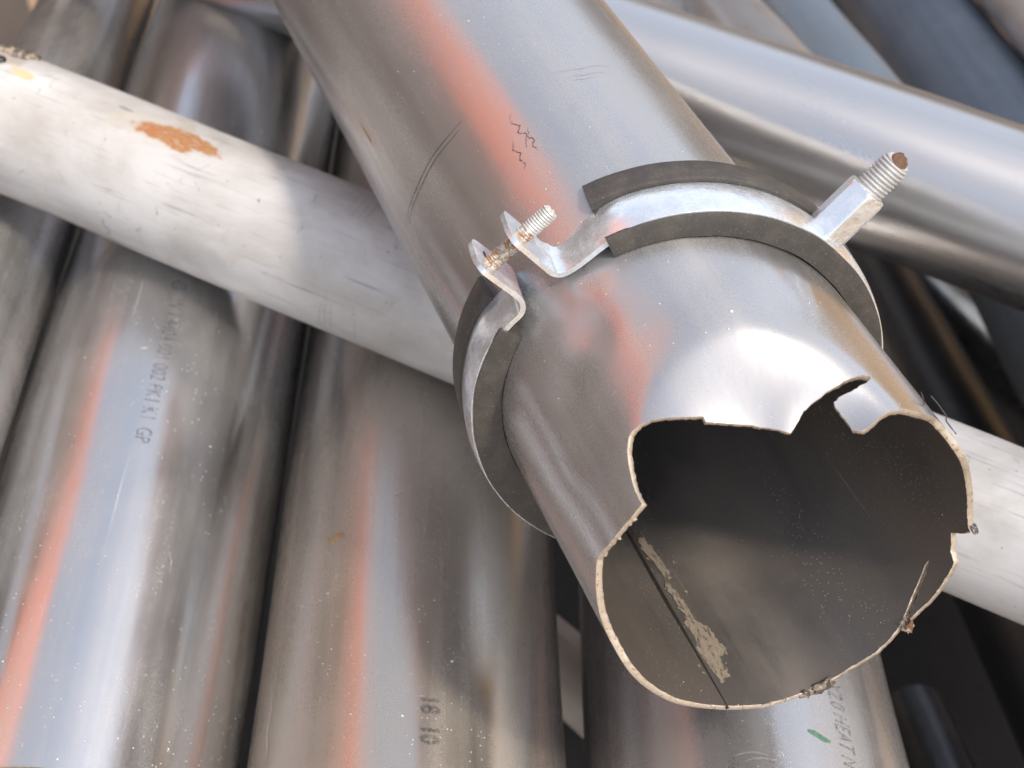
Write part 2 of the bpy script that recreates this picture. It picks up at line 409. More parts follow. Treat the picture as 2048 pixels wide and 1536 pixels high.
for i in range(4):
    V, F = box(L / 4 - .012, .2, 2.0, ((i + .5) * L / 4 - L / 2, .1, 1.0)); mesh_obj('panel', V, F, M_OCHRE, root, None, False)
root, L = wall('concrete_wall', 'low plain grey concrete wall straight ahead beyond the pipe heap', -16, 29, 4.0, 0, 1.7, .2, M_GREYWALL, 'wall')
for i in range(4):
    V, F = box(L / 4 - .012, .2, 1.7, ((i + .5) * L / 4 - L / 2, .1, .85)); mesh_obj('panel', V, F, M_GREYWALL, root, None, False)

# ------------------------------------------------------------------ the pipes of the heap
GP = 'pipes in the scrap heap'
P1 = tube('steel_pipe', 'brushed steel pipe at left with a bright band and printed grade numbers', (-.0059, .9989, -.0474), (-.1785, -.0259, -.5237), (.3222, .0468, .9455), .0673, .272, 1.45, M_P1, seed=1)
lettering(P1, 'W 1.4404 001 002 PK1 K1  GP', .0673, -7.3, .532, .0072, .74, M_INK, 1.02)
for rr_, w_ in ((.0034, .0006), (.0018, .0005)):
    ribbon('lettering', P1, .0673, [(-4.8 + rr_ / .0673 * 57.3 * cos(a), .5415 + rr_ * sin(a)) for a in [i * pi / 6 for i in range(13)]], w_, M_INK, .00018, 0, False, 2)
ribbon('scratch', P1, .0673, [(-13.8, .4935), (-11.2, .4945)], .0008, M_WHITE2, .0003)
ribbon('scratch', P1, .0673, [(14, .379), (15.5, .375), (16, .369)], .0006, M_SCRATCH, .0002, .0001)
ribbon('scratch', P1, .0673, [(-52, .55), (-46, .565), (-38, .59)], .0005, M_SCRATCH, .0002, .0002)
P2 = tube('steel_pipe', 'dusty brown-grey steel pipe in the bottom middle, marked 18', (-.0207, .9928, -.1183), (-.0359, -.0603, -.4998), (.0712, .1195, .9903), .0655, .14, 1.45, M_P2, seed=2)
lettering(P2, '18  10', .0655, 3.2, .337, .0074, .80, M_INK, 1.05, 0, .00018, .0008)
ribbon('scratch', P2, .0655, [(-60, .365), (-57, .35), (-58, .338), (-56, .33), (-59, .328)], .0006, M_WHITE2, .0002, .0003)
ribbon('scratch', P2, .0655, [(-46, .398), (-38, .392), (-30, .392)], .0004, M_SCRATCH, .0002, .0002)
patch('paint_fleck', P2, .0655, [(-36, .428), (-34, .4265), (-32, .4285), (-29, .4275), (-28.5, .4255), (-32, .4235), (-35, .4245)], simple('ochre_paint', (.36, .24, .10, 1), .7, 0, 900, .4), .0003)
for (a, b) in ((-8, .446), (-5, .4478), (-9.5, .4445)):
    ribbon('paint_fleck', P2, .0655, [(a, b), (a + 2, b + .0006)], .0011, M_WHITE2, .0003)
P3 = tube('steel_pipe', 'steel pipe under the torn mouth at the bottom right with handwritten style heat number', (.018, .9782, -.2069), (.0919, -.1022, -.475), (-.1859, .2066, .9606), .068, .17, 1.5, M_P3, seed=3)
lettering(P3, 'X2.0 HEAT No', .068, 33.2, .4, .0070, .74, M_INKRED, 1.05, .25)
patch('paint_mark', P3, .068, [(22.8, .3705), (25, .3704), (28.2, .3682), (30.2, .3670), (30.0, .3655), (27.5, .3655), (24.4, .3676), (22.4, .3692)], M_GREEN, .00012)
for (p0, t0, a, b) in ((2, .349, 10, .009), (5, .347, 9, .008)):
    ribbon('scratch', P3, .068, [(p0 + a * cos(x), t0 + b * sin(x)) for x in [pi * .28 + i * .13 for i in range(10)]], .0011, M_SCRATCH, .00015, .00015)
P0 = tube('steel_pipe', 'narrow shiny steel pipe at the far left edge with an orange streak', (-.0735, .9802, -.1839), (-.2304, -.0899, -.3872), (.5016, .1957, .8427), .0375, .16, 1.5, M_P0, seed=4)
W = tube('plastic_pipe', 'long dirty white plastic pipe with a rust stain, crossing beneath the torn steel tube', (-.9024, .4183, .1035), (.1347, .4105, -.4841), (-.2077, -.6326, .7461), .0353, -.42, .95, M_WHITE, wall=.0035, seed=5, inner=M_WHITE2)
A = tube('steel_pipe', 'bright steel pipe with pink reflection running under the clamp at upper right', (-.8621, .5062, .0215), (.3061, .5417, -.4818), (-.3889, -.6884, .6123), .0446, -.5, 1.3, M_A, seed=6)
E_ = tube('steel_pipe', 'dull dark steel pipe slanting away just below the bright upper right pipe', (-.2091, .9141, -.3474), (.7226, -.0616, -.5969), (-.7694, .0655, .6354), .075, .45, 1.55, M_E, seed=7)
C_ = tube('steel_pipe', 'wide matt dark blue pipe in the top right background', (.0609, .9534, -.2955), (.3743, -.1634, -.4501), (-.6158, .2688, .7406), .075, .72, 2.1, M_BLUE, seed=8)
K_ = tube('plastic_pipe', 'piece of white pipe seen in the dark slot between two steel pipes', (-.4657, .7734, -.4301), (.3349, -.0509, -.4541), (-.5911, .0898, .8016), .022, .35, .75, M_WHITE2, wall=.003, seed=9, inner=M_WHITE2)

# ------------------------------------------------------------------ the torn tube on top
MD, MP, ME1 = (-.37952, .92504, .01850), (.1697, .0772, -.3776), (-.4030, -.1833, .8966)
MR = .064; WALL = .0022
T = empty('torn_steel_tube', 'dusty steel tube lying across the top of the heap with a jagged torn open mouth', 'pipe', frame(MD, MP, ME1), GP)
DENT = [(14., .212, .045, .46), (35.5, .212, .018, .38)]
DIMPLES = [(-13., .283, .0095, .0019), (-27., .276, .0085, .0017), (-34., .252, .012, .0013), (3., .273, .009, .0009), (44., .262, .012, .0012), (24., .280, .010, .0007), (-2., .293, .006, -.0006)]
def delta(ph, t):
    s = 0
    if t > .32: return 0.
    for pc, tc, rho, kk in DENT:
        h = rho - math.hypot(MR * R(ph - pc), t - tc); s += kk * .5 * (h + math.sqrt(h * h + .0035 ** 2))
    for pc, tc, rho, hh in DIMPLES:
        x2 = ((MR * R(ph - pc)) ** 2 + (t - tc) ** 2) / rho ** 2
        s += hh * math.exp(-x2)
    s *= min(1, max(0, (.32 - t) / .03))
    return s
def wob(ph, t):
    a = R(ph); f = max(0, min(1, (.40 - t) / .15))
    return .0003 * noise.noise((cos(a) * .9, sin(a) * .9, t * 9)) * 1.6 + .00045 * f * noise.noise((cos(a) * 2.1 + 3, sin(a) * 2.1, t * 30))
RAD[T.name] = lambda a, t: MR - delta(a * 57.29578, t) + wob(a * 57.29578, t)
def surf(ph, t, d=0.):
    q = MR - delta(ph, t) + wob(ph, t) - d; a = R(ph); return Vector((q * cos(a), q * sin(a), t))
def snorm(ph, t):
    e = .0008; u = surf(ph + e / MR * 57.3, t) - surf(ph - e / MR * 57.3, t); v = surf(ph, t + e) - surf(ph, t - e)
    return u.cross(v).normalized()
RIM = '-87.5,208.5;-81,213.5;-76,216.5;-70,219;-58.8,223;-52.6,225.2;-48.9,224.9;-44.0,223.5;-38.6,222.9;-32.0,222.5;-26.5,222.9;-26.3,226.8;-25.3,231.5;-23.7,236.2;-22.0,239.8;-19.7,242.9;-17.6,244.0;-14.9,244.1;-11.5,243.4;-7.2,241.3;-2.9,239.2;1.3,237.3;1.1,235.6;6.7,232.7;13.9,229.5;19.6,226.1;24.4,222.8;27.3,224.2;31.2,226.7;35.1,227.6;40.2,228.6;45.1,229.5;49.0,229.7;52.3,229.5;53.5,228.4;50.8,226.6;46.7,225.8;43.0,225.7;40.5,225.1;40.4,223.7;41.1,221.8;41.9,218.2;42.2,215.1;44.1,213.4;46.1,213.4;49.2,214.6;52.0,214.9;56.1,214.8;63.6,214.4;76.0,216.5;81.2,214.5;85.5,210.7;90.4,208.2;99.8,207.0;106.8,204.9;114.3,202.4;118.1,200.1;118.7,198.7;123.1,201.9;126.2,205.1;128.1,203.8;131.5,201.3;133.1,198.0;136.7,197.1;143.9,196.0;150.5,195.4;156.2,195.5;160.4,195.3;157.0,196.9;148.7,201.5;141.3,204.8;140.3,205.8;142.8,205.7;153.5,200.9;161.7,195.9;167.6,194.1;173.0,193.2;182.2,193.5;191.6,193.1;200.5,193.2;207.6,193.4;214.7,193.9;222.4,195.4;230.4,197.1;239.0,198.8;248.4,200.7;257.2,203.7;266.7,206.3;272.5,208.5'
rim = [tuple(float(x) for x in q.split(',')) for q in RIM.split(';')]
rim = [(MR * R(a), t / 1000) for a, t in rim]
dense = [rim[0]]
for a, b in zip(rim[:-1], rim[1:]):
    L = math.hypot(b[0] - a[0], b[1] - a[1]); n = max(1, int(L / .0009)); nx, ny = -(b[1] - a[1]) / L, (b[0] - a[0]) / L
    for s in range(1, n + 1):
        f = s / n; x, y = a[0] + (b[0] - a[0]) * f, a[1] + (b[1] - a[1]) * f
        if s < n and L > .002:
            j = noise.noise((x * 900, y * 900, 3)) * .00022 + noise.noise((x * 260, y * 260, 9)) * .00025
            x += nx * j; y += ny * j
        dense.append((x, y))
NS = 132; TT = .40; XA, XB = rim[0][0], rim[-1][0]
top = [(XB + (XA - XB) * i / NS, TT) for i in range(NS + 1)]
poly = dense + top
nr = len(dense)
cell = {}
for i, p in enumerate(dense): cell.setdefault((int(p[0] / .002), int(p[1] / .002)), []).append(p)
def near_rim(x, y, d):
    cx, cy = int(x / .002), int(y / .002)
    return any(math.hypot(p[0] - x, p[1] - y) < d for a in (-1, 0, 1) for b in (-1, 0, 1) for p in cell.get((cx + a, cy + b), ()))
ext = []
y = .178
while y < TT - .002:
    st = .0022 if y < .27 else .0045
    nn = int((XB - XA) / st)
    for i in range(1, nn):
        x = XA + (XB - XA) * (i + .5 * (int(y * 1e4) % 2)) / nn
        if XA + .001 < x < XB - .001 and not near_rim(x, y, .0008): ext.append((x, y))
    y += st
res = delaunay_2d_cdt([Vector(p) for p in poly + ext], [], [list(range(len(poly)))], 1, 1e-7)
vs, faces, orig = res[0], res[2], res[3]
used = sorted({i for f in faces for i in f}); remap = {o: i for i, o in enumerate(used)}
prm = [(vs[i][0] / MR * 57.29578, vs[i][1]) for i in used]
faces = [tuple(remap[i] for i in f) for f in faces]
Vo = [surf(*p) for p in prm]; No = [snorm(*p) for p in prm]; UVo = [(p[1], MR * R(p[0])) for p in prm]
Vi = [Vo[i] - No[i] * WALL for i in range(len(Vo))]; Ni = [-q for q in No]
nb = len(Vo)
fo, fi = [], []
for f in faces:
    a, b, c = (Vo[i] for i in f)
    f = f if (b - a).cross(c - a).dot(No[f[0]]) > 0 else tuple(reversed(f))
    fo.append(f); fi.append(tuple(nb + i for i in reversed(f)))
# plain tube beyond
NT2 = 60; T2 = 1.5
def fl(i, j):
    ph = (XA + (XB - XA) * i / NS) / MR * 57.29578; t = TT + (T2 - TT) * j / NT2; return ph, t
pl, fpl = grid(NS, NT2, fl)
V2 = [surf(*p) for p in pl]; N2 = [snorm(*p) for p in pl]; V3 = [a - b * WALL for a, b in zip(V2, N2)]
o2 = 2 * nb; o3 = o2 + len(V2)
F2 = [tuple(o2 + i for i in f) for f in fpl]; F3 = [tuple(o3 + i for i in reversed(f)) for f in fpl]
allV = Vo + Vi + V2 + V3; allN = No + Ni + N2 + [-q for q in N2]
UV2 = [(p[1], MR * R(p[0])) for p in pl]
allF = fo + fi + F2 + F3
fm = [0] * len(fo) + [1] * len(fi) + [0] * len(F2) + [1] * len(F3)
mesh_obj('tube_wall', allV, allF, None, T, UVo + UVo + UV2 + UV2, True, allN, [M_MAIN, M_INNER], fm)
# torn edge: rounded bright strip between the two skins, with burrs
rv, rf = [], []
for i, p in enumerate(dense):
    ph = p[0] / MR * 57.29578; t = p[1]; o = surf(ph, t); nn = snorm(ph, t)
    q0 = dense[max(0, i - 1)]; q1 = dense[min(nr - 1, i + 1)]
    tx, ty = q1[0] - q0[0], q1[1] - q0[1]; L = math.hypot(tx, ty) or 1
    a = R(ph); out = (Vector((-sin(a), cos(a), 0)) * (ty / L) + Vector((0, 0, 1)) * (-tx / L))   # away from the metal
    b = noise.noise((p[0] * 1500, t * 1500, 1)); c = noise.noise((p[0] * 700, t * 700, 5))
    rv += [o + nn * .00003, o - nn * .0003 + out * (.00018 + .0002 * b), o - nn * (WALL * .55) + out * (.00022 + .0004 * c), o - nn * (WALL - .0002 + .0004 * c) + out * (.0002 + .0005 * b), o - nn * (WALL + .00004 + max(0, c) * .0004) - out * .00005]
for i in range(nr - 1):
    for s in range(4):
        rf.append((5 * i + s, 5 * i + s + 1, 5 * i + 6 + s, 5 * i + 5 + s))
mesh_obj('torn_edge', rv, rf, M_RIM, T)
# welded seam along the inside, dried mud next to it
def seam(i, j):
    t = .1955 + (.9 - .1955) * j / 160; h = (0, .0003, .0005, .0003, 0)[i]
    return cyl(MR - WALL + .00005 - h, 228 + (i - 2) * .36 + .15 * noise.noise((t * 60, 0, 0)), t)
V, F = grid(4, 160, seam); mesh_obj('weld_seam', V, [tuple(reversed(f)) for f in F], simple('seam_steel', (.035, .031, .028, 1), .5, .5, 900, .4), T)
MUD = '225.5,272.1;222.3,272.2;221.7,265.8;221.1,260.7;220.8,254.5;223.1,250.7;222.1,243.9;221.1,237.8;221.9,233.3;218.5,229.0;217.6,223.1;216.6,218.3;217.2,216.2;220.3,215.9;220.2,210.4;218.8,207.3;222.2,206.5;220.3,204.4;226.3,204.2;226.1,208.4;226.2,213.9;227.1,219.6;225.2,226.0;226.2,231.9;224.1,234.9;224.6,242.1;225.3,246.9;223.4,253.8;224.9,261.4;226.6,267.2'
mp = [tuple(float(x) for x in q.split(',')) for q in MUD.split(';')]; mp2 = []
for a, b in zip(mp, mp[1:] + mp[:1]):
    L = math.hypot((b[0] - a[0]) * R(1) * MR, (b[1] - a[1]) / 1000); n = max(1, int(L / .0007))
    for s in range(n):
        f = s / n; ph, t = a[0] + (b[0] - a[0]) * f, (a[1] + (b[1] - a[1]) * f) / 1000
        ph += 1.0 * noise.noise((ph * 5, t * 1600, 2)) + .5 * noise.noise((ph * 2, t * 500, 4)); t += .0016 * noise.noise((ph * 5, t * 1600, 8)); mp2.append((ph, t))
patch('dried_mud', T, MR - WALL - .0001, mp2, M_MUD, .00018, True, .0011)
for i in range(26):                       # specks of mud about it
    ph, t = 223 + random.gauss(0, 4), random.uniform(.205, .275); s = random.uniform(.0003, .0008)
    patch('dried_mud', T, MR - WALL - .0001, [(ph + s / MR * 57 * cos(x) * random.uniform(.6, 1.1), t + s * sin(x) * random.uniform(.6, 1.1)) for x in [k_ * pi / 3.5 for k_ in range(7)]], M_MUD, .0003, True, .0009)
# scribbles and scratches on the outside
for pts in ([(2.6, .3875), (1.2, .3835), (3.3, .380), (1.6, .3775), (3.6, .3745), (2.0, .3715), (1.4, .3685)],
            [(-1.4, .3745), (-3.0, .3715), (-1.2, .368), (-2.8, .3655), (-1.6, .3625), (-3.2, .360)],
            [(5.0, .3765), (3.6, .373), (4.6, .370), (3.2, .3675), (4.0, .3645)]):
    ribbon('pen_mark', T, MR, pts, .00034, M_SMEAR, .0001, .0004, True, 8)
for a0, a1, t, b in ((-56, -14, .3975, .004), (-58, -12, .4000, .0045)):
    ribbon('scratch', T, MR, [(a0 + (a1 - a0) * i / 12, t + b * (i / 12 - .5) ** 2 + .0003 * sin(i)) for i in range(13)], .00035, M_DARKLINE, .0001, .0001)
for a0, a1, t in ((22, 44, .3978), (26, 40, .3935), (27, 36, .3912)):
    ribbon('scratch', T, MR, [(a0 + (a1 - a0) * i / 8, t + .0004 * sin(i * 1.3)) for i in range(9)], .00035, M_SCRATCH, .0001, .0002)
patch('rust_stain', T, MR, [(-52, .461), (-51, .455), (-50.5, .448), (-51.3, .4445), (-52, .4505)], simple('pale_rust', (.42, .27, .12, 1), .7, 0, 800, .5), .0001)
for pts in ([(-17, .285), (-23, .272), (-29, .268)], [(-45, .262), (-40, .246), (-36, .236)], [(-28, .30), (-34, .285), (-38, .278)]):
    ribbon('scratch', T, MR, pts, .0003, M_SCRATCH, .0001, .0001)
# burrs hanging on the edge
def lump(name, parent, c, r, mat, seed, sq=(1, 1, 1), rough=.45):
    V, F = grid(18, 10, lambda i, j: (0, 0, 0), True); V = []
    for j in range(11):
        for i in range(18):
            th, a = pi * j / 10, 2 * pi * i / 18; d = Vector((sin(th) * cos(a), sin(th) * sin(a), cos(th)))
            q = r * (1 + rough * noise.noise(d * 1.6 + Vector((seed, 0, 0))) + rough * .6 * noise.noise(d * 4 + Vector((0, seed, 0))))
            V.append((c[0] + d.x * q * sq[0], c[1] + d.y * q * sq[1], c[2] + d.z * q * sq[2]))
    return mesh_obj(name, V, F, mat, parent)
c = surf(160.5, .1950, .001); lump('burr', T, c, .0021, M_RIM, 3.3, (1, 1, 1), .9); lump('burr', T, c + Vector((.0015, .0008, -.0010)), .0015, M_RUST, 5.1, (1, 1, 1), .9)
c = surf(194, .1930, .001); lump('burr', T, c, .0022, M_SEAL, 1.3, (1.3, 1.6, .7), .9); lump('burr', T, surf(199, .1932, .001), .0017, M_SEAL, 8.3, (1.2, 1.6, .6), .9)
c = surf(118.5, .1995, .0005); lump('burr', T, c, .0017, M_SMEAR, 2.2, (.8, .8, 1.2), .6)
for i in range(14):                        # feather burrs along the rim
    ph = random.choice([random.uniform(-85, -30), random.uniform(200, 265), random.uniform(185, 240)])
    best = min(dense, key=lambda p: abs(p[0] / MR * 57.3 - ph)); lump('burr', T, surf(ph, best[1], .002), random.uniform(.0003, .0006), M_RIM, i * 3.7, (1, 1, 1), .9)
Mi = T.matrix_world.inverted()
def wire(name, parent, Mi_, pts, r, mat):
    V, F = [], []
    P = [Mi_ @ Vector(p) for p in pts]
    for i, p in enumerate(P):
        d = (P[min(i + 1, len(P) - 1)] - P[max(i - 1, 0)]).normalized(); a = d.orthogonal().normalized(); b = d.cross(a)
        V += [p + (a * cos(x) + b * sin(x)) * r for x in [k_ * pi / 3 for k_ in range(6)]]
    for i in range(len(P) - 1):
        F += [(6 * i + k_, 6 * i + (k_ + 1) % 6, 6 * i + 6 + (k_ + 1) % 6, 6 * i + 6 + k_) for k_ in range(6)]
    return mesh_obj(name, V, F, mat, parent)
wire('swarf', T, Mi, [(.1296, .2974, 1.1257), (.1316, .2956, 1.1242), (.1344, .2928, 1.1215), (.1342, .2916, 1.1206), (.1352, .2908, 1.1196), (.1360, .2898, 1.1190), (.1374, .2888, 1.1177)], .00022, M_DARKLINE)
c = surf(72, .2205, -.0003); wire('swarf', T, Matrix(), [c, c + Vector((.001, .001, .002)), c + Vector((.0008, .0016, .004))], .00022, M_DARKLINE)

# ------------------------------------------------------------------ the pipe clamp round the torn tube
RC, RN, RU, RV = Vector((.06004, .34076, -.373 + 1.45)), Vector((-.17579, .96775, -.18046)), Vector((-.46737, .07929, .8805)), Vector((.86641, .23912, .43835))
MC = Matrix((RU, RV, RN)).transposed().to_4x4(); MC.translation = RC
CL = empty('pipe_clamp', 'zinc plated pipe clamp with black rubber lining round the torn tube', 'pipe clamp', MC)
def rubber(a0, a1, seed):
    prof = [(.0664, .0003), (.0736, 0), (.0747, .0006), (.0747, .0018), (.0736, .0024), (.0736, .0206), (.0764, .0210), (.0772, .0220), (.0772, .0325), (.0760, .0340), (.0664, .0338)]
    n = 70; k_ = len(prof); V, F = [], []
    TI = T.matrix_world.inverted() @ MC
    def seat(a, ax):                      # radius at which the lining touches the tube
        q = .066
        for _ in range(12):
            p = TI @ Vector((q * cos(a), q * sin(a), ax)); q += .9 * (MR + .0004 - math.hypot(p.x, p.y))
        return max(.0625, min(q, .0712))
    for i in range(n + 1):
        a = R(a0 + (a1 - a0) * i / n)
        for rr_, ax in prof:
            if rr_ < .067: rr_ = seat(a, ax)
            q = rr_ + .0003 * noise.noise((a * 5, ax * 100, seed)); V.append((q * cos(a), q * sin(a), ax + .0003 * noise.noise((a * 7, seed, 3))))
    for i in range(n):
        for j in range(k_):
            F.append((i * k_ + j, i * k_ + (j + 1) % k_, (i + 1) * k_ + (j + 1) % k_, (i + 1) * k_ + j))
    F.append(tuple(range(k_))); F.append(tuple(n * k_ + i for i in reversed(range(k_))))
    o = mesh_obj('rubber_lining', V, F, M_RUBBER, CL); shade_edges(o, 40)
rubber(4.6, 158, 1.); rubber(-32, -194, 2.)

def spline(pts, n):
    out = []
    P = [pts[0]] + pts + [pts[-1]]
    for i in range(1, len(P) - 2):
        for s in range(n):
            t = s / n; p0, p1, p2, p3 = P[i - 1], P[i], P[i + 1], P[i + 2]
            out.append(tuple(.5 * ((2 * p1[k_]) + (-p0[k_] + p2[k_]) * t + (2 * p0[k_] - 5 * p1[k_] + 4 * p2[k_] - p3[k_]) * t * t + (-p0[k_] + 3 * p1[k_] - 3 * p2[k_] + p3[k_]) * t ** 3) for k_ in range(len(p0))))
    out.append(pts[-1]); return out
def strap(name, path, th, ax0, ax1):
    """path rows: (u mm, v mm, crown 0..1, ax shift front mm, ax shift back mm)"""
    P = spline(path, 7); n = len(P); m = 10; V, F = [], []
    for i, p in enumerate(P):
        a = P[max(0, i - 1)]; b = P[min(n - 1, i + 1)]
        dx, dy = b[0] - a[0], b[1] - a[1]; L = math.hypot(dx, dy); nx, ny = dy / L, -dx / L    # normal, away from the pipe side when path runs +phi
        for s in range(m + 1):
            x = s / m * 2 - 1; bul = p[2] * (1.3 * (1 - x * x) - .35)
            ax = (ax0 * 1000 + p[3]) + ((ax1 - ax0) * 1000 + p[4] - p[3]) * s / m
            for side in (.5, -.5):
                q = th * 1000 * side + bul
                V.append(((p[0] + nx * q) / 1000, (p[1] + ny * q) / 1000, ax / 1000))
    w_ = 2 * (m + 1)
    for i in range(n - 1):
        o = i * w_
        for s in range(m):
            F.append((o + 2 * s, o + 2 * s + 2, o + w_ + 2 * s + 2, o + w_ + 2 * s)); F.append((o + 2 * s + 1, o + w_ + 2 * s + 1, o + w_ + 2 * s + 3, o + 2 * s + 3))
        F.append((o, o + w_, o + w_ + 1, o + 1)); e = o + 2 * m; F.append((e, e + 1, e + w_ + 1, e + w_))
    for o, rv_ in ((0, 0), ((n - 1) * w_, 1)):
        for s in range(m):
            q = (o + 2 * s, o + 2 * s + 1, o + 2 * s + 3, o + 2 * s + 2); F.append(q if not rv_ else tuple(reversed(q)))
    me_o = mesh_obj(name, V, F, M_ZINC, CL)
    import bmesh
    bm = bmesh.new(); bm.from_mesh(me_o.data); bmesh.ops.recalc_face_normals(bm, faces=bm.faces); bm.to_mesh(me_o.data); bm.free()
    shade_edges(me_o, 50)
    bv = me_o.modifiers.new('edge', 'BEVEL'); bv.width = .00035; bv.segments = 2; bv.limit_method = 'ANGLE'; bv.angle_limit = R(60)
    return me_o
arcp = lambda ph, rr_, c, f=0, b=0: (rr_ * cos(R(ph)), rr_ * sin(R(ph)), c, f, b)
up_path = [(91.8, -20.2, 0, 6.0, -4.5), (91.4, -20.1, 0, 4.0, -2.2), (90.4, -19.8, 0, 1.8, -.6), (88.8, -19.4, 0, .3, 0), (86, -18.6, 0, 0, 0), (80.4, -17.1, 0, 0, 0), (75.5, -15.8, 0, 0, 0), (72.0, -14.6, .1, 0, 0), (70.0, -12.2, .2, 0, 0), (69.7, -8.5, .35, 0, 0), (70.6, -2.5, .5, 0, 0), (71.9, 4.0, .7, 0, 0), arcp(10, 73.9, .9), arcp(18, 74.6, 1)]
up_path += [arcp(a, 74.7, 1) for a in range(28, 160, 10)]
strap('upper_strap', up_path, .0018, .0012, .0205)
lo_path = [(88.4, -34.3, 0, 6.0, -4.5), (88.0, -34.2, 0, 4.0, -2.2), (87.0, -33.8, 0, 1.8, -.6), (85.4, -33.3, 0, .3, 0), (82, -32.2, 0, 0, 0), (77, -30.6, 0, 0, 0), (72.5, -29.1, 0, 0, 0), (68.6, -28.4, 0, 0, 0), (65.6, -29.4, 0, 0, 0), (63.9, -31.6, .1, 0, 0), (63.0, -34.8, .3, 0, 0), arcp(-33, 73.0, .5), arcp(-38, 74.3, .8), arcp(-45, 74.7, 1)]
lo_path += [arcp(a, 74.7, 1) for a in range(-55, -196, -10)]
lo_path = [(p[0], p[1], -p[2], p[3], p[4]) for p in lo_path]
strap('lower_strap', lo_path, .0018, .0012, .0205)

def threaded(name, parent, p0, p1, r, pitch, depth, mat, tip=None, cut=None, dome=1., nseg=40, seed=0., tipmat=None):
    p0, p1 = Vector(p0), Vector(p1); d = (p1 - p0); L = d.length; d.normalize(); a = Vector((0, 0, 1)); a = (a - d * a.dot(d)).normalized(); b = d.cross(a)
    nz = max(10, int(L / pitch * 8))
    def f(i, j):
        th = 2 * pi * i / nseg; z = L * j / nz; ph = (z / pitch - th / (2 * pi)) % 1
        q = r - depth * (1 - abs(2 * ph - 1)) + .00018 * noise.noise((cos(th) * 2 + seed, sin(th) * 2, z * 500))
        if cut: q *= 1 - .38 * max(0, min(1, (z - L + .0042) / .0042)) ** 1.5
        if cut: z = min(z, L - cut[0] * (.5 + .5 * cos(th - cut[1])))
        return p0 + d * z + (a * cos(th) + b * sin(th)) * q
    V, F = grid(nseg, nz, f, True); n = len(V); V.append(p0); F += [((i + 1) % nseg, i, n) for i in range(nseg)]
    me = mesh_obj(name, V, F, mat, parent)
    ends = [V[nz * nseg + i] for i in range(nseg)]; c = sum(ends, Vector()) / nseg
    rings = []
    Vc, Fc = [], []
    for kk in range(4):
        for i in range(nseg):
            s = (1.0, .88, .55, .25)[kk]; bulge = (0, .0004, .0007, .00078)[kk] * dome
            Vc.append(c + (ends[i] - c) * s + d * (bulge + .0009 * noise.noise((i * .35, kk * 1.7, seed)) * (kk > 0)))
    for kk in range(3):
        Fc += [(kk * nseg + i, kk * nseg + (i + 1) % nseg, (kk + 1) * nseg + (i + 1) % nseg, (kk + 1) * nseg + i) for i in range(nseg)]
    Vc.append(c + d * .0008 * dome); Fc += [(3 * nseg + i, 3 * nseg + (i + 1) % nseg, 4 * nseg) for i in range(nseg)]
    mesh_obj('cut_tip', Vc, Fc, tipmat or mat, me)
    return me
sc = threaded('clamp_screw', CL, (.0858, -.0146, .010), (.0880, -.0055, .010), .0031, .0010, .0005, M_THREAD, seed=2., tipmat=M_THREAD)
threaded('rusty_shank', CL, (.0812, -.0335, .010), (.0858, -.0146, .010), .0030, .0010, .0004, M_THREADRUST, seed=4.)
# slot and screw head on the lower lug
V, F = box(.0003, .0010, .0030, (0, 0, 0)); so = mesh_obj('slot', V, F, M_BLACK, CL, None, False); so.location = (.0838, -.0318, .0140); so.rotation_euler = (0, 0, R(70))
# long hex nut and stud
nd = Vector((.339, .941, 0)).normalized(); nb0 = Vector((.0259, .0705, .0112))
na = Vector((0, 0, 1)); nbv = nd.cross(na)
def hexr(th, af): 
    a = (th + pi / 6) % (pi / 3) - pi / 6; return af / 2 / cos(a)
AF = .0138; NL = .0205
def nut_v(i, j):
    th = 2 * pi * i / 96; zs = [-.001, 0, .0006, .0014, .004, NL - .004, NL - .0016, NL - .0008, NL - .0002, NL]
    cap = [.0068, .0072, .0076, .0081, .009, .009, .0081, .0077, .0073, .0068][j]
    q = min(hexr(th + HR, AF), cap); q = q - max(0, (hexr(th + HR, AF) - AF / 2 * 1.13)) * .5
    return nb0 + nd * zs[j] + (na * cos(th) + nbv * sin(th)) * q
HR = R(-6)
V, F = grid(96, 9, nut_v, True); n = len(V); V.append(nb0 + nd * NL); F += [(9 * 96 + i, 9 * 96 + (i + 1) % 96, n) for i in range(96)]
o = mesh_obj('hex_nut', V, F, M_ZINC, CL); shade_edges(o, 28)
threaded('threaded_stud', CL, nb0 + nd * (NL - .002), nb0 + nd * (NL + .0150), .0056, .00145, .0009, M_THREAD, cut=(.003, R(150)), dome=2.2, seed=5., tipmat=M_RUST)
V = [tuple(nb0 + nd * zz + (na * cos(a) + nbv * sin(a)) * rr_) for zz, rr_ in ((-.0016, .0092), (-.0002, .0080), (.0006, .0070)) for a in [2 * pi * i / 40 for i in range(40)]]
F = [(k_ * 40 + i, k_ * 40 + (i + 1) % 40, k_ * 40 + 40 + (i + 1) % 40, k_ * 40 + 40 + i) for k_ in range(2) for i in range(40)]
mesh_obj('weld_bead', V, F, M_ZINC, CL)

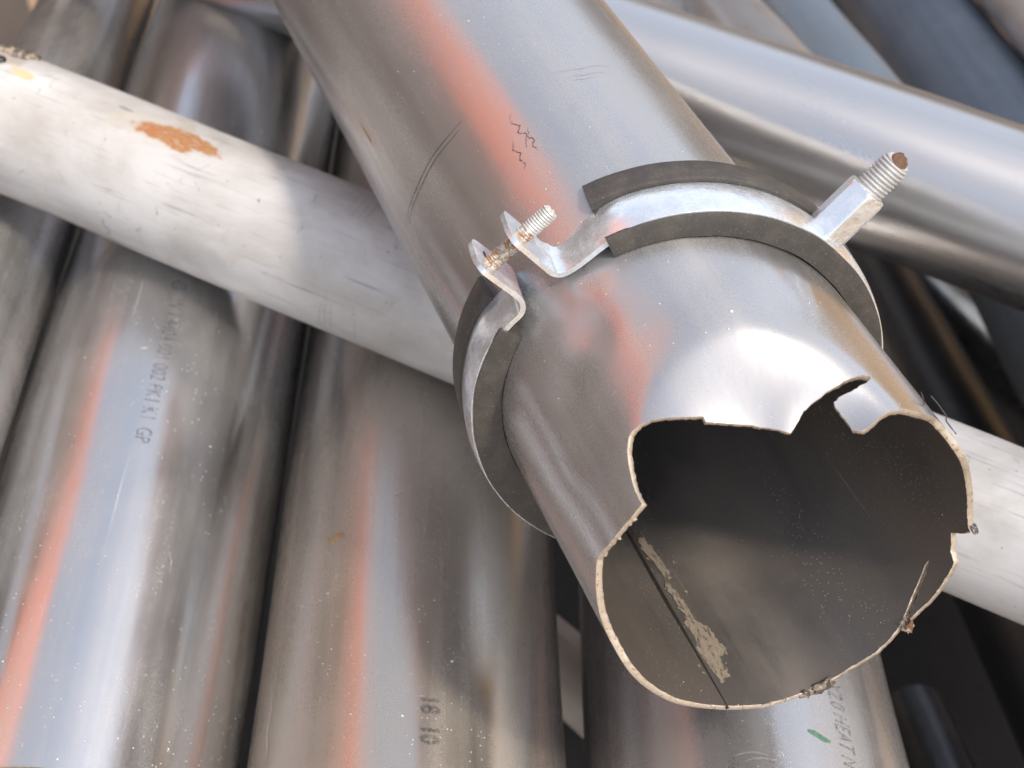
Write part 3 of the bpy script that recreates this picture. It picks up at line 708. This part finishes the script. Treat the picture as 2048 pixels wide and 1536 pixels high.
# ------------------------------------------------------------------ things on the white pipe
WM = W.matrix_world
ribbon('crack', W, .0353, [(-86, .425), (-84, .418), (-80, .410), (-80, .400), (-77, .390), (-79, .375), (-76, .355), (-70, .335), (-72, .325)], .0007, M_DARKLINE, .0001, .0004)
ribbon('crack', W, .0353, [(-68, .352), (-60, .349), (-52, .352), (-46, .351)], .0004, M_DARKLINE, .0001, .0003)
for (t, p0, p1) in ((.232, -72, -30), (.2295, -74, -26), (.2265, -70, -36), (.214, -20, -70), (.196, -66, -40)):
    ribbon('scuff', W, .0353, [(p0 + (p1 - p0) * i / 6, t + .0006 * sin(i * 1.1)) for i in range(7)], .00045, M_SCUFF, .0001, .0003)
for (t, p0, p1) in ((.236, 40, 62), (.2325, 36, 66), (.229, 34, 60), (.2255, 30, 62)):
    ribbon('scuff', W, .0353, [(p0 + (p1 - p0) * i / 6, t + .0010 * (i / 6)) for i in range(7)], .00035, M_SCUFF, .0001, .0003)
for i in range(80):
    t = random.uniform(-.11, .42); p0 = random.uniform(-70, 70); l = random.uniform(.001, .004)
    ribbon('scuff', W, .0353, [(p0, t), (p0 + random.uniform(-4, 4), t + l * random.uniform(-.5, 1)), (p0 + random.uniform(-9, 9), t + l)], random.uniform(.0003, .0007), M_SCUFF, .0001, .0004)
ribbon('scuff', W, .0353, [(14, .2105), (18, .208), (15, .206), (20, .2045)], .0010, M_WHITE2, .0002, .0004)
SL = empty('sealant_lump', 'dirty tan lump with a shiny black bead on top of the white pipe', 'sealant', Matrix.Translation((-.2553, .6045, 1.0400)))
lump('lump', SL, (-.002, 0, -.001), .0105, M_SEAL, 4.4, (1.8, .9, .55), .3)
lump('bead', SL, (.0025, -.0085, .0045), .0032, M_BLACK, 1.4, (1, 1, 1), .1)

# ------------------------------------------------------------------ background pipes placed in the gaps
tube('steel_pipe', 'thin blue-grey pipe with a pale glint left of the wide blue pipe', (.0208, .9365, -.3501), (.2633, 1.125, -.7285), (-.633, .283, .72), .035, -.42, .8, M_BLUE2, seed=12)
tube('steel_pipe', 'thin greenish grey pipe peeping out above the bright upper right pipe', (-.0451, .9377, -.3446), (.1775, .9966, -.6431), (-.661, .23, .714), .03, -.2, .8, M_A, seed=13)
tube('plastic_pipe', 'pale cream pipe in the extreme top right corner', (.0784, .9484, -.3072), (.4168, -.1441, -.3385), (-.75, .259, .609), .04, .95, 2.0, M_WHITE2, seed=14, inner=M_WHITE2)
tube('steel_pipe', 'dark brownish pipe deep in the gap right of the torn mouth', (-.1286, .9318, -.3395), (.4775, 1.2151, -1.2597), (-.655, .177, .734), .05, -.5, .4, M_E, seed=15)
tube('black_pipe', 'black plastic pipe in the dark gap beneath the right end of the white pipe', (.0049, .9495, -.3137), (.3634, .5179, -.816), (-.507, .273, .818), .048, -.35, .6, M_BLACK, seed=16, inner=M_BLACK)
tube('black_pipe', 'small glossy black plastic pipe end in the bottom right corner', (-.0387, .9408, -.3368), (.2475, .4219, -.7688), (-.424, .29, .858), .021, -.25, .03, M_BLACK, seed=17, inner=M_BLACK)
